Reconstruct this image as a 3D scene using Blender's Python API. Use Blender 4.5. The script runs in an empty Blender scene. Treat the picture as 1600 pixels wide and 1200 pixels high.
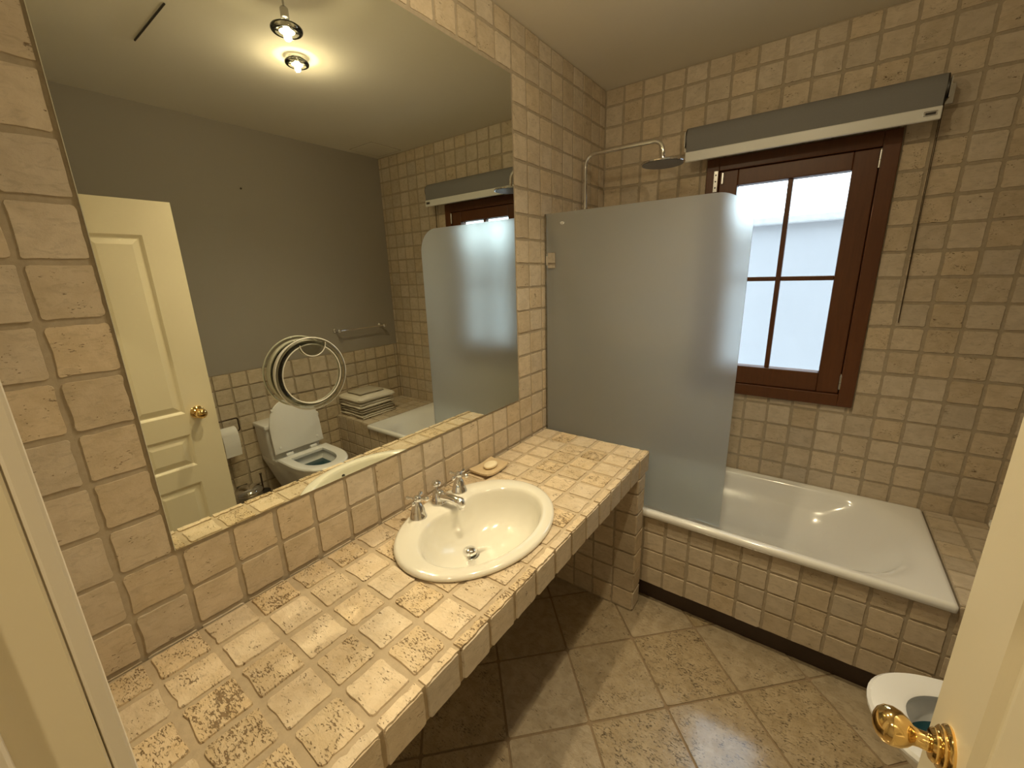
import bpy, bmesh, math, random
from mathutils import Vector, Matrix, noise
random.seed(7)
sc = bpy.context.scene
COL = sc.collection
PI = math.pi

# ------------------------------------------------------------------ camera, world, exposure
L, H, W, HC = 2.544, 2.672, 2.13, 0.8325          # far wall y, ceiling z, right wall x, counter z
FPX = 646.0
CAM = Vector((1.15, 0.0, 1.664))
RIGHT = Vector((0.80742895, 0.58926675, -0.02869139))
DOWN = Vector((0.12829938, -0.22285189, -0.96637276))
FWD = Vector((-0.57584526, 0.77659625, -0.25553962))
cd = bpy.data.cameras.new('camera'); cam = bpy.data.objects.new('camera', cd); COL.objects.link(cam)
cd.sensor_fit = 'HORIZONTAL'; cd.sensor_width = 36.0; cd.lens = 36.0 * FPX / 1600.0
cd.clip_start = 0.01; cd.clip_end = 100
M = Matrix((RIGHT, -DOWN, -FWD)).transposed().to_4x4(); M.translation = CAM
cam.matrix_world = M
sc.camera = cam

wd = bpy.data.worlds.new('world'); sc.world = wd; wd.use_nodes = True
bg = wd.node_tree.nodes['Background']
bg.inputs[0].default_value = (0.74, 0.88, 1.0, 1); bg.inputs[1].default_value = 5.0
sc.view_settings.view_transform = 'Standard'; sc.view_settings.look = 'None'
sc.view_settings.gamma = 1.0; sc.view_settings.use_curve_mapping = False
sc.view_settings.exposure = 0.45
cy = sc.cycles
cy.use_denoising = True
cy.caustics_reflective = True; cy.caustics_refractive = True
cy.blur_glossy = 0.275; cy.sample_clamp_indirect = 0.0
cy.use_guiding = True; cy.use_surface_guiding = True; cy.use_volume_guiding = False
cy.max_bounces = 12; cy.diffuse_bounces = 5; cy.glossy_bounces = 6; cy.transmission_bounces = 10; cy.transparent_max_bounces = 16
LAMP_COL = (1.0, 0.82, 0.51)
LAMP_W = (36.0, 42.0, 42.0)

# ------------------------------------------------------------------ materials
def mat_new(name):
    m = bpy.data.materials.new(name); m.use_nodes = True
    nt = m.node_tree; nt.nodes.clear()
    out = nt.nodes.new('ShaderNodeOutputMaterial')
    b = nt.nodes.new('ShaderNodeBsdfPrincipled'); nt.links.new(b.outputs[0], out.inputs[0])
    return m, nt, b, out
def N(nt, t, **kw):
    n = nt.nodes.new(t)
    for k, v in kw.items(): setattr(n, k, v)
    return n
def inp(nt, n, i, v):
    if hasattr(v, 'is_linked') or isinstance(v, bpy.types.NodeSocket): nt.links.new(v, n.inputs[i])
    else: n.inputs[i].default_value = v
def math_n(nt, op, a, b=0.0, c=None, clamp=False):
    n = N(nt, 'ShaderNodeMath', operation=op, use_clamp=clamp); inp(nt, n, 0, a); inp(nt, n, 1, b)
    if c is not None: inp(nt, n, 2, c)
    return n.outputs[0]
def mixc(nt, f, a, b):
    n = N(nt, 'ShaderNodeMix', data_type='RGBA'); inp(nt, n, 0, f); inp(nt, n, 6, a); inp(nt, n, 7, b); return n.outputs[2]
def ramp(nt, v, lo, hi, a=0.0, b=1.0):
    n = N(nt, 'ShaderNodeMapRange', interpolation_type='SMOOTHSTEP'); inp(nt, n, 0, v); inp(nt, n, 1, lo); inp(nt, n, 2, hi); inp(nt, n, 3, a); inp(nt, n, 4, b); return n.outputs[0]
def noise_n(nt, vec, scale, detail=3, rough=0.55, dist=0.0):
    n = N(nt, 'ShaderNodeTexNoise'); inp(nt, n, 'Vector', vec); n.inputs['Scale'].default_value = scale
    n.inputs['Detail'].default_value = detail; n.inputs['Roughness'].default_value = rough; n.inputs['Distortion'].default_value = dist
    return n.outputs['Fac']
def bump(nt, b, h, strength, dist):
    n = N(nt, 'ShaderNodeBump'); n.inputs['Strength'].default_value = strength; n.inputs['Distance'].default_value = dist
    nt.links.new(h, n.inputs['Height']); nt.links.new(n.outputs[0], b.inputs['Normal'])

def stone(name, c1, c2, pit, scale=1.0, pit_amt=0.5, rough=0.55, tile_m=0.1, spread=0.16, clump=0.5):
    """tumbled travertine: two-tone clouding, veins and dark open pits; each tile differs"""
    m, nt, b, out = mat_new(name)
    tc = N(nt, 'ShaderNodeTexCoord'); oi = N(nt, 'ShaderNodeObjectInfo'); ge = N(nt, 'ShaderNodeNewGeometry')
    r = math_n(nt, 'FRACT', math_n(nt, 'ADD', oi.outputs['Random'], ge.outputs['Random Per Island']))
    r2 = math_n(nt, 'FRACT', math_n(nt, 'MULTIPLY', r, 17.31)); r3 = math_n(nt, 'FRACT', math_n(nt, 'MULTIPLY', r, 53.77))
    off = N(nt, 'ShaderNodeCombineXYZ'); inp(nt, off, 0, math_n(nt, 'MULTIPLY', r, 91.0)); inp(nt, off, 1, math_n(nt, 'MULTIPLY', r2, 47.0)); inp(nt, off, 2, math_n(nt, 'MULTIPLY', r3, 13.0))
    mp = N(nt, 'ShaderNodeMapping'); nt.links.new(tc.outputs['Object'], mp.inputs[0]); mp.inputs['Scale'].default_value = (scale,) * 3
    va = N(nt, 'ShaderNodeVectorMath', operation='ADD'); nt.links.new(mp.outputs[0], va.inputs[0]); nt.links.new(off.outputs[0], va.inputs[1])
    v = va.outputs[0]
    st = N(nt, 'ShaderNodeMapping'); nt.links.new(v, st.inputs[0]); st.inputs['Scale'].default_value = (1.0, 2.4, 2.4)
    cloud = noise_n(nt, v, 2.2, 4, 0.6, 0.4); vein = noise_n(nt, st.outputs[0], 3.2, 5, 0.65, 0.8)
    col = mixc(nt, ramp(nt, cloud, 0.32, 0.7), c1, c2)
    col = mixc(nt, math_n(nt, 'MULTIPLY', ramp(nt, vein, 0.50, 0.68), 0.45), col, tuple(x * 0.72 for x in c2[:3]) + (1,))
    hs = N(nt, 'ShaderNodeHueSaturation'); nt.links.new(col, hs.inputs['Color'])
    inp(nt, hs, 'Value', math_n(nt, 'ADD', 1.0 - spread / 2, math_n(nt, 'MULTIPLY', r2, spread)))
    inp(nt, hs, 'Saturation', math_n(nt, 'ADD', 0.88, math_n(nt, 'MULTIPLY', r3, 0.26)))
    p1 = noise_n(nt, st.outputs[0], 10.5, 4, 0.68, 0.35); area = noise_n(nt, v, 2.6, 2, 0.5)
    # how pitted this tile is
    th = math_n(nt, 'SUBTRACT', 0.765 - 0.075 * pit_amt, math_n(nt, 'MULTIPLY', math_n(nt, 'POWER', r3, 1.4), 0.07 * pit_amt))
    th = math_n(nt, 'SUBTRACT', th, math_n(nt, 'MULTIPLY', math_n(nt, 'SUBTRACT', area, 0.48), clump))
    pitm = ramp(nt, math_n(nt, 'SUBTRACT', p1, th), 0.0, 0.045)
    col2 = mixc(nt, math_n(nt, 'MULTIPLY', pitm, 0.85), hs.outputs[0], pit)
    nt.links.new(col2, b.inputs['Base Color']); b.inputs['Roughness'].default_value = rough
    b.inputs['Specular IOR Level'].default_value = 0.35
    fine = noise_n(nt, v, 14.0, 4, 0.7)
    h = math_n(nt, 'SUBTRACT', math_n(nt, 'ADD', math_n(nt, 'MULTIPLY', fine, 0.25), math_n(nt, 'MULTIPLY', vein, 0.3)), math_n(nt, 'MULTIPLY', pitm, 0.9))
    bump(nt, b, h, 0.8, 0.03 * tile_m / scale * scale)
    return m

def plain(name, col, rough=0.5, metal=0.0, spec=0.5, nz=None, coat=0.0, var=0.0, bumpd=0.001):
    m, nt, b, out = mat_new(name)
    b.inputs['Base Color'].default_value = (*col, 1); b.inputs['Roughness'].default_value = rough
    b.inputs['Metallic'].default_value = metal; b.inputs['Specular IOR Level'].default_value = spec
    b.inputs['Coat Weight'].default_value = coat; b.inputs['Coat Roughness'].default_value = 0.05
    if nz:
        tc = N(nt, 'ShaderNodeTexCoord'); h = noise_n(nt, tc.outputs['Object'], nz, 4, 0.6)
        if var:
            c = mixc(nt, h, tuple(x * (1 - var) for x in col) + (1,), tuple(min(1, x * (1 + var)) for x in col) + (1,))
            nt.links.new(c, b.inputs['Base Color'])
        bump(nt, b, h, 0.4, bumpd)
    return m
MAT = {}
C1, C2, PIT = (0.60, 0.505, 0.385, 1), (0.52, 0.43, 0.315, 1), (0.17, 0.11, 0.06, 1)
MAT['wall_tile'] = stone('travertine_wall', C1, C2, PIT, 1.0, 0.7, 0.6)
MAT['wall_tile_m'] = stone('travertine_wall_small', C1, C2, PIT, 10.0, 0.7, 0.6)
MAT['top_tile'] = stone('travertine_counter', (0.66, 0.54, 0.39, 1), (0.58, 0.455, 0.30, 1), (0.18, 0.11, 0.05, 1), 1.0, 1.5, 0.5, clump=0.42)
MAT['top_tile_m'] = stone('travertine_counter_cut', (0.66, 0.54, 0.39, 1), (0.58, 0.455, 0.30, 1), (0.18, 0.11, 0.05, 1), 10.0, 1.5, 0.5, clump=0.42)
MAT['floor_tile'] = stone('travertine_floor', (0.46, 0.37, 0.25, 1), (0.36, 0.28, 0.175, 1), (0.11, 0.075, 0.04, 1), 9.0, 1.35, 0.30, 0.33, 0.12, 0.32)
_b = [n for n in MAT['floor_tile'].node_tree.nodes if n.type == 'BSDF_PRINCIPLED'][0]
_b.inputs['Specular IOR Level'].default_value = 0.6; _b.inputs['Coat Weight'].default_value = 1.0; _b.inputs['Coat Roughness'].default_value = 0.15; _b.inputs['Coat IOR'].default_value = 1.85
MAT['grout'] = plain('grout', (0.40, 0.335, 0.25), 0.9, nz=60, var=0.2, spec=0.2, bumpd=0.002)
MAT['grout_top'] = plain('grout_counter', (0.47, 0.38, 0.27), 0.85, nz=45, var=0.2, spec=0.25, bumpd=0.002)
MAT['grout_floor'] = plain('grout_floor', (0.26, 0.19, 0.12), 0.85, nz=45, var=0.25, spec=0.2, bumpd=0.002)
MAT['ceiling'] = plain('ceiling_paint', (0.74, 0.70, 0.61), 0.9, nz=9, spec=0.15, bumpd=0.002)
MAT['grey_wall'] = plain('grey_paint', (0.345, 0.312, 0.27), 0.85, nz=30, spec=0.2, bumpd=0.0008)
MAT['white_wall'] = plain('white_paint', (0.70, 0.66, 0.58), 0.85, nz=30, spec=0.2, bumpd=0.0008)
MAT['door'] = plain('cream_gloss_paint', (0.80, 0.72, 0.54), 0.38, nz=14, spec=0.4, bumpd=0.0004)
MAT['trim'] = plain('trim_paint', (0.78, 0.72, 0.62), 0.4, nz=14, spec=0.4, bumpd=0.0005)
MAT['porcelain'] = plain('cream_porcelain', (0.77, 0.745, 0.665), 0.10, spec=0.6, coat=0.6)
MAT['enamel'] = plain('white_enamel', (0.84, 0.84, 0.83), 0.14, spec=0.5, coat=0.5)
MAT['toilet'] = plain('white_ceramic', (0.84, 0.84, 0.84), 0.12, spec=0.5, coat=0.5)
MAT['plastic'] = plain('white_plastic', (0.82, 0.82, 0.82), 0.25, spec=0.5)
MAT['chrome'] = plain('chrome', (0.82, 0.82, 0.83), 0.06, metal=1.0)
MAT['chrome_dull'] = plain('brushed_chrome', (0.62, 0.62, 0.62), 0.25, metal=1.0)
MAT['brass'] = plain('polished_brass', (0.83, 0.60, 0.26), 0.09, metal=1.0)
MAT['dark'] = plain('dark_metal', (0.03, 0.025, 0.02), 0.4)
MAT['bronze'] = plain('dark_bronze', (0.09, 0.065, 0.045), 0.3, metal=0.7)
MAT['nozzle'] = plain('grey_nozzles', (0.20, 0.20, 0.20), 0.4)
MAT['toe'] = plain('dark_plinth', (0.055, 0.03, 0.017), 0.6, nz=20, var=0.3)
MAT['soap'] = plain('soap', (0.86, 0.76, 0.55), 0.4, nz=20)
MAT['dish'] = plain('soap_dish_stone', (0.60, 0.47, 0.30), 0.5, nz=40, var=0.15)
MAT['paper'] = plain('tissue_paper', (0.82, 0.80, 0.76), 0.9, nz=80)
MAT['blind'] = plain('grey_blind_fabric', (0.22, 0.215, 0.21), 0.85, nz=300, var=0.1, spec=0.2, bumpd=0.0005)
MAT['blind_bar'] = plain('blind_bar_enamel', (0.75, 0.75, 0.72), 0.35)
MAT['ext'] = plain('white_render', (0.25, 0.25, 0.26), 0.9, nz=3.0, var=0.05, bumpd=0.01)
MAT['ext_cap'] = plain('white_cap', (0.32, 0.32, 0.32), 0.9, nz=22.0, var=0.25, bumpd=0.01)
MAT['ext_ground'] = plain('pale_paving', (0.55, 0.53, 0.50), 0.9, nz=6.0, var=0.1)
MAT['towel_c'] = plain('cream_towel', (0.78, 0.73, 0.63), 0.95, nz=260, var=0.18, spec=0.1, bumpd=0.004)
MAT['towel_g'] = plain('taupe_towel', (0.50, 0.45, 0.36), 0.95, nz=260, var=0.18, spec=0.1, bumpd=0.004)
MAT['water'] = plain('blue_toilet_water', (0.01, 0.055, 0.075), 0.04, spec=0.6)

def wood():
    m, nt, b, out = mat_new('dark_stained_wood')
    tc = N(nt, 'ShaderNodeTexCoord'); mp = N(nt, 'ShaderNodeMapping'); nt.links.new(tc.outputs['Object'], mp.inputs[0]); mp.inputs['Scale'].default_value = (30, 30, 3)
    g = noise_n(nt, mp.outputs[0], 2.0, 5, 0.6, 0.6)
    nt.links.new(mixc(nt, g, (0.075, 0.024, 0.007, 1), (0.15, 0.052, 0.017, 1)), b.inputs['Base Color'])
    b.inputs['Roughness'].default_value = 0.38; bump(nt, b, g, 0.2, 0.001); return m
MAT['wood'] = wood()
def mirror_m():
    m, nt, b, out = mat_new('silvered_glass')
    b.inputs['Base Color'].default_value = (0.83, 0.85, 0.77, 1); b.inputs['Metallic'].default_value = 1; b.inputs['Roughness'].default_value = 0.0; return m
MAT['mirror'] = mirror_m()
def pane_m(name, tint, refl=1.0):
    m = bpy.data.materials.new(name); m.use_nodes = True; nt = m.node_tree; nt.nodes.clear()
    out = nt.nodes.new('ShaderNodeOutputMaterial'); t = nt.nodes.new('ShaderNodeBsdfTransparent'); t.inputs[0].default_value = (*tint, 1)
    g = nt.nodes.new('ShaderNodeBsdfGlossy'); g.inputs['Roughness'].default_value = 0.02; fr = nt.nodes.new('ShaderNodeFresnel'); fr.inputs[0].default_value = 1.45
    mx = nt.nodes.new('ShaderNodeMixShader'); mu = math_n(nt, 'MULTIPLY', fr.outputs[0], refl)
    nt.links.new(mu, mx.inputs[0]); nt.links.new(t.outputs[0], mx.inputs[1]); nt.links.new(g.outputs[0], mx.inputs[2]); nt.links.new(mx.outputs[0], out.inputs[0]); return m
MAT['pane'] = pane_m('window_glass', (0.95, 0.97, 0.97), 0.6)
MAT['acrylic'] = pane_m('clear_acrylic', (0.86, 0.86, 0.82), 1.6)
def milky():
    m = bpy.data.materials.new('milky_acrylic'); m.use_nodes = True; nt = m.node_tree; nt.nodes.clear()
    out = nt.nodes.new('ShaderNodeOutputMaterial'); t = nt.nodes.new('ShaderNodeBsdfTransparent'); t.inputs[0].default_value = (0.9, 0.9, 0.86, 1)
    p = nt.nodes.new('ShaderNodeBsdfPrincipled'); p.inputs['Base Color'].default_value = (0.86, 0.85, 0.78, 1); p.inputs['Roughness'].default_value = 0.25
    mx = nt.nodes.new('ShaderNodeMixShader'); mx.inputs[0].default_value = 0.75
    nt.links.new(t.outputs[0], mx.inputs[1]); nt.links.new(p.outputs[0], mx.inputs[2]); nt.links.new(mx.outputs[0], out.inputs[0]); return m
MAT['milky'] = milky()
def frosted():
    m = bpy.data.materials.new('frosted_glass'); m.use_nodes = True; nt = m.node_tree; nt.nodes.clear()
    out = nt.nodes.new('ShaderNodeOutputMaterial')
    r = nt.nodes.new('ShaderNodeBsdfRefraction'); r.inputs['Color'].default_value = (0.90, 0.93, 0.93, 1); r.inputs['Roughness'].default_value = 0.43; r.inputs['IOR'].default_value = 1.25
    d = nt.nodes.new('ShaderNodeBsdfDiffuse'); d.inputs[0].default_value = (0.72, 0.72, 0.70, 1)
    tl = nt.nodes.new('ShaderNodeBsdfTranslucent'); tl.inputs[0].default_value = (0.74, 0.76, 0.76, 1)
    g = nt.nodes.new('ShaderNodeBsdfGlossy'); g.inputs['Roughness'].default_value = 0.35
    fr = nt.nodes.new('ShaderNodeFresnel'); fr.inputs[0].default_value = 1.3
    m0 = nt.nodes.new('ShaderNodeMixShader'); m0.inputs[0].default_value = 0.5
    nt.links.new(d.outputs[0], m0.inputs[1]); nt.links.new(tl.outputs[0], m0.inputs[2])
    m1 = nt.nodes.new('ShaderNodeMixShader'); m1.inputs[0].default_value = 0.26
    nt.links.new(r.outputs[0], m1.inputs[1]); nt.links.new(m0.outputs[0], m1.inputs[2])
    m2 = nt.nodes.new('ShaderNodeMixShader'); nt.links.new(fr.outputs[0], m2.inputs[0])
    nt.links.new(m1.outputs[0], m2.inputs[1]); nt.links.new(g.outputs[0], m2.inputs[2]); nt.links.new(m2.outputs[0], out.inputs[0]); return m
MAT['frost'] = frosted()
def emis(name, col, s):
    m = bpy.data.materials.new(name); m.use_nodes = True; nt = m.node_tree; nt.nodes.clear()
    out = nt.nodes.new('ShaderNodeOutputMaterial'); e = nt.nodes.new('ShaderNodeEmission'); e.inputs[0].default_value = (*col, 1); e.inputs[1].default_value = s
    nt.links.new(e.outputs[0], out.inputs[0]); return m
MAT['bulb'] = emis('bulb_glow', LAMP_COL, 14.0)

# ------------------------------------------------------------------ mesh helpers
def tag(o, label=None, cat=None, group=None, kind=None):
    if label: o['label'] = label
    if cat: o['category'] = cat
    if group: o['group'] = group
    if kind: o['kind'] = kind
    return o
def attach(o, p):
    if p is not None:
        o.parent = p
        o.matrix_parent_inverse = Matrix.Translation(p.get('_loc', (0, 0, 0))).inverted() if '_loc' in p else Matrix()
    return o
def empty(name, loc, label=None, cat=None, group=None, kind=None):
    o = bpy.data.objects.new(name, None); COL.objects.link(o); o.location = loc; o.empty_display_size = 0.05
    o['_loc'] = tuple(float(x) for x in loc)
    return tag(o, label, cat, group, kind)
def obj(name, vf, mat, parent=None, smooth=False):
    me = bpy.data.meshes.new(name); me.from_pydata([tuple(v) for v in vf[0]], [], vf[1]); me.validate(); me.update()
    bm = bmesh.new(); bm.from_mesh(me); bmesh.ops.recalc_face_normals(bm, faces=bm.faces); bm.to_mesh(me); bm.free()
    if smooth:
        for p in me.polygons: p.use_smooth = True
        if smooth != 'all':
            try: me.set_sharp_from_angle(angle=math.radians(38))
            except Exception: pass
    if mat: me.materials.append(MAT[mat])
    o = bpy.data.objects.new(name, me); COL.objects.link(o)
    return attach(o, parent)
def join(*vfs):
    V, F = [], []
    for v, f in vfs:
        n = len(V); V += [tuple(x) for x in v]; F += [tuple(i + n for i in q) for q in f]
    return V, F
def box(x0, x1, y0, y1, z0, z1, bev=0.0, seg=2):
    if bev <= 0:
        V = [(x, y, z) for z in (z0, z1) for y in (y0, y1) for x in (x0, x1)]
        return V, [(0, 2, 3, 1), (4, 5, 7, 6), (0, 1, 5, 4), (2, 6, 7, 3), (0, 4, 6, 2), (1, 3, 7, 5)]
    bm = bmesh.new(); bmesh.ops.create_cube(bm, size=1)
    for v in bm.verts: v.co = ((x0 + x1) / 2 + v.co.x * (x1 - x0), (y0 + y1) / 2 + v.co.y * (y1 - y0), (z0 + z1) / 2 + v.co.z * (z1 - z0))
    bmesh.ops.bevel(bm, geom=list(bm.edges), offset=bev, segments=seg, affect='EDGES', profile=0.5)
    bm.verts.index_update()
    r = ([v.co.copy() for v in bm.verts], [tuple(v.index for v in f.verts) for f in bm.faces]); bm.free(); return r
def basis(axis):
    z = Vector(axis).normalized(); a = Vector((0, 0, 1)) if abs(z.z) < 0.9 else Vector((1, 0, 0))
    x = a.cross(z).normalized(); return x, z.cross(x), z
def lathe(prof, center, axis=(0, 0, 1), n=32, cap=True, sx=1.0, sy=1.0):
    x, y, z = basis(axis) if tuple(axis) != (0, 0, 1) else (Vector((1, 0, 0)), Vector((0, 1, 0)), Vector((0, 0, 1)))
    c = Vector(center); V, F = [], []
    for r, h in prof:
        for k in range(n):
            a = 2 * PI * k / n; V.append(c + x * (math.cos(a) * r * sx) + y * (math.sin(a) * r * sy) + z * h)
    for i in range(len(prof) - 1):
        for k in range(n):
            k2 = (k + 1) % n; F.append((i * n + k, i * n + k2, (i + 1) * n + k2, (i + 1) * n + k))
    if cap:
        if prof[0][0] > 1e-5: F.append(tuple(range(n))[::-1])
        if prof[-1][0] > 1e-5: F.append(tuple((len(prof) - 1) * n + k for k in range(n)))
    return V, F
def tube(pts, r, n=12, cap=True, closed=False):
    pts = [Vector(p) for p in pts]; V, F = [], []; up = None; m = len(pts)
    for i, p in enumerate(pts):
        if closed: t = (pts[(i + 1) % m] - pts[i - 1]).normalized()
        else: t = (pts[min(i + 1, m - 1)] - pts[max(i - 1, 0)]).normalized()
        if up is None: u = basis(t)[0]
        else: u = (up - t * up.dot(t)).normalized()
        up = u; w = t.cross(u); rr = r[i] if isinstance(r, (list, tuple)) else r
        for k in range(n):
            a = 2 * PI * k / n; V.append(p + u * math.cos(a) * rr + w * math.sin(a) * rr)
    for i in range(m if closed else m - 1):
        j = (i + 1) % m
        for k in range(n):
            k2 = (k + 1) % n; F.append((i * n + k, i * n + k2, j * n + k2, j * n + k))
    if cap and not closed: F.append(tuple(range(n))[::-1]); F.append(tuple((m - 1) * n + k for k in range(n)))
    return V, F
def bend(pts, r, n=6):
    """polyline with rounded corners"""
    P = [Vector(p) for p in pts]; out = [P[0]]
    for i in range(1, len(P) - 1):
        a = (P[i - 1] - P[i]).normalized(); b = (P[i + 1] - P[i]).normalized()
        s, e = P[i] + a * r, P[i] + b * r
        for k in range(n + 1):
            t = k / n; out.append((1 - t) ** 2 * s + 2 * t * (1 - t) * P[i] + t * t * e)
    out.append(P[-1]); return out
def loft(rings, cap0=False, cap1=False):
    n = len(rings[0]); V = [p for r in rings for p in r]; F = []
    for i in range(len(rings) - 1):
        for k in range(n):
            k2 = (k + 1) % n; F.append((i * n + k, i * n + k2, (i + 1) * n + k2, (i + 1) * n + k))
    if cap0: F.append(tuple(range(n))[::-1])
    if cap1: F.append(tuple((len(rings) - 1) * n + k for k in range(n)))
    return V, F
def rrect(x0, x1, y0, y1, z, r, k=8):
    """rounded rectangle ring; r one radius or four (front-left, front-right, back-right, back-left)"""
    rs = r if isinstance(r, (list, tuple)) else (r,) * 4; P = []
    for (cx, cy, a0, rr) in ((x0 + rs[0], y0 + rs[0], PI, rs[0]), (x1 - rs[1], y0 + rs[1], 1.5 * PI, rs[1]), (x1 - rs[2], y1 - rs[2], 0, rs[2]), (x0 + rs[3], y1 - rs[3], 0.5 * PI, rs[3])):
        for i in range(k + 1):
            a = a0 + i / k * PI / 2; P.append(Vector((cx + math.cos(a) * rr, cy + math.sin(a) * rr, z)))
    return P
def extrude(poly, axis_vec):
    a = Vector(axis_vec); n = len(poly); V = [Vector(p) for p in poly] + [Vector(p) + a for p in poly]
    F = [tuple(range(n))[::-1], tuple(range(n, 2 * n))] + [(k, (k + 1) % n, n + (k + 1) % n, n + k) for k in range(n)]
    return V, F

# ------------------------------------------------------------------ tiles
def tile_outline(rc, wob, rnd):
    P = []
    for cx, cyy, a0 in ((1, 1, 0), (-1, 1, PI / 2), (-1, -1, PI), (1, -1, 1.5 * PI)):
        rr = rc * rnd.uniform(0.5, 1.6); ox, oy = cx * (0.5 - rr), cyy * (0.5 - rr)
        for i in range(3):
            a = a0 + i * PI / 4; P.append([ox + math.cos(a) * rr, oy + math.sin(a) * rr])
        k = int(round(a0 / (PI / 2)))
        for t in (.26, 0, -.26):                     # along the edge to the next corner
            e = .5 - rnd.uniform(0, wob) * (2.2 if rnd.random() < .2 else 1); t += rnd.uniform(-.05, .05)
            P.append([(t, e), (-e, t), (-t, -e), (e, -t)][k])
    return P
def tile_mesh(name, mat, rc=0.07, wob=0.012, top=0.0, base=-0.0065, inset=0.014, seed=0):
    rnd = random.Random(seed); P = tile_outline(rc, wob, rnd); n = len(P)
    V = [(x * (1 - 2 * inset * rnd.uniform(.5, 1.6)), y * (1 - 2 * inset * rnd.uniform(.5, 1.6)), top) for x, y in P] + [(x, y, base) for x, y in P]
    F = [tuple(range(n))] + [(k, n + k, n + (k + 1) % n, (k + 1) % n) for k in range(n)]
    me = bpy.data.meshes.new(name); me.from_pydata(V, [], F); me.update(); me.materials.append(MAT[mat])
    return me
TM = {k: [tile_mesh('tile_' + k, k, seed=i * 7 + 3, rc=0.07 if k == 'top_tile' else 0.06, wob=0.02 if k == 'top_tile' else 0.013) for i in range(10)] for k in ('wall_tile', 'top_tile')}
BAS = {'+x': (Vector((0, 1, 0)), Vector((0, 0, 1)), Vector((1, 0, 0))), '-x': (Vector((0, -1, 0)), Vector((0, 0, 1)), Vector((-1, 0, 0))),
       '-y': (Vector((1, 0, 0)), Vector((0, 0, 1)), Vector((0, -1, 0))), '+y': (Vector((-1, 0, 0)), Vector((0, 0, 1)), Vector((0, 1, 0))), '+z': (Vector((1, 0, 0)), Vector((0, 1, 0)), Vector((0, 0, 1)))}
def px_of(p, virt=False):
    q = Vector(p)
    if virt: q.x = -q.x
    q = q - CAM; z = q.dot(FWD)
    if z < 0.05: return None
    return 800 + FPX * q.dot(RIGHT) / z, 600 + FPX * q.dot(DOWN) / z, z
def tile_score(p, virt=False, hidden=None):
    a = px_of(p, virt)
    if a is None or not (-40 < a[0] < 1640 and -40 < a[1] < 1240): return 0
    s = 1000.0 / a[2] ** 2
    return s * (0.02 if hidden and hidden(p) else 1)
def lay(parent, face, plane, us, vs, gap, kind='wall_tile', skip=None, virt=False, hidden=None, limit=300, rnd=None, umin=-9, umax=9, vmin=-9, vmax=9, cut=None):
    """one object per tile; us, vs are the joint lines along the face's two world axes"""
    U, Vv, Nn = BAS[face]; rnd = rnd or random.Random(hash(parent.name) % 1000)
    rnd = random.Random(len(us) * 31 + len(vs)); items = []
    for i in range(len(us) - 1):
        for j in range(len(vs) - 1):
            u0, u1, v0, v1 = max(us[i], umin), min(us[i + 1], umax), max(vs[j], vmin), min(vs[j + 1], vmax)
            if u1 - u0 < gap + 0.006 or v1 - v0 < gap + 0.006: continue
            for (a0, a1, b0, b1) in ([(u0, u1, v0, v1)] if not skip else skip(u0, u1, v0, v1)):
                w, h = a1 - a0 - gap * rnd.uniform(0.75, 1.2), b1 - b0 - gap * rnd.uniform(0.75, 1.2)
                if w < 0.006 or h < 0.006: continue
                cu, cv = (a0 + a1) / 2 + rnd.uniform(-1, 1) * 0.001, (b0 + b1) / 2 + rnd.uniform(-1, 1) * 0.001
                if face in ('+x', '-x'): p = Vector((plane, cu, cv))
                elif face in ('-y', '+y'): p = Vector((cu, plane, cv))
                else: p = Vector((cu, cv, plane))
                p = p + Nn * rnd.uniform(-0.0012, 0.0008)
                rot = Matrix((U, Vv, Nn)).transposed().to_4x4() @ Matrix.Rotation(rnd.uniform(-0.008, 0.008), 4, 'Z')
                # a 180 degree turn of half the tiles hides the repeats
                if rnd.random() < 0.5: rot = rot @ Matrix.Rotation(PI, 4, 'Z')
                mw = Matrix.Translation(p) @ rot @ Matrix.Diagonal((w, h, 1, 1))
                items.append((tile_score(p, virt, hidden) * w * h, mw, rnd.randrange(10)))
    items.sort(key=lambda t: -t[0]); rest = []
    for q, (s, mw, k) in enumerate(items):
        if q < limit and s > 0:
            o = bpy.data.objects.new('tile', TM[kind][k]); COL.objects.link(o); attach(o, parent); o.matrix_basis = mw
        else: rest.append((mw, k))
    if rest:
        V, F = [], []
        for mw, k in rest:
            me = TM[kind][k]; n = len(V); V += [mw @ v.co for v in me.vertices]; F += [tuple(i + n for i in p.vertices) for p in me.polygons]
        me = bpy.data.meshes.new('further_tiles'); me.from_pydata(V, [], F); me.update(); me.materials.append(MAT[kind + '_m'])
        o = bpy.data.objects.new('further_tiles', me); COL.objects.link(o); attach(o, parent); o['kind'] = 'stuff'
def lines(start, pitch, lo, hi):
    k = math.floor((lo - start) / pitch); out = []
    while start + k * pitch < hi + pitch: out.append(start + k * pitch); k += 1
    return out
def hole_split(h0, h1, k0, k1):
    """cut a tile rectangle around a rectangular hole"""
    def f(u0, u1, v0, v1):
        if u1 <= h0 or u0 >= h1 or v1 <= k0 or v0 >= k1: return [(u0, u1, v0, v1)]
        out = []
        if u0 < h0: out.append((u0, h0, v0, v1))
        if u1 > h1: out.append((h1, u1, v0, v1))
        m0, m1 = max(u0, h0), min(u1, h1)
        if v0 < k0: out.append((m0, m1, v0, k0))
        if v1 > k1: out.append((m0, m1, k1, v1))
        return [q for q in out if q[1] - q[0] > 0.012 and q[3] - q[2] > 0.012]
    return f
def struct(name, vf, mat, label, cat): return tag(obj(name, vf, mat), label, cat, kind='structure')

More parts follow.
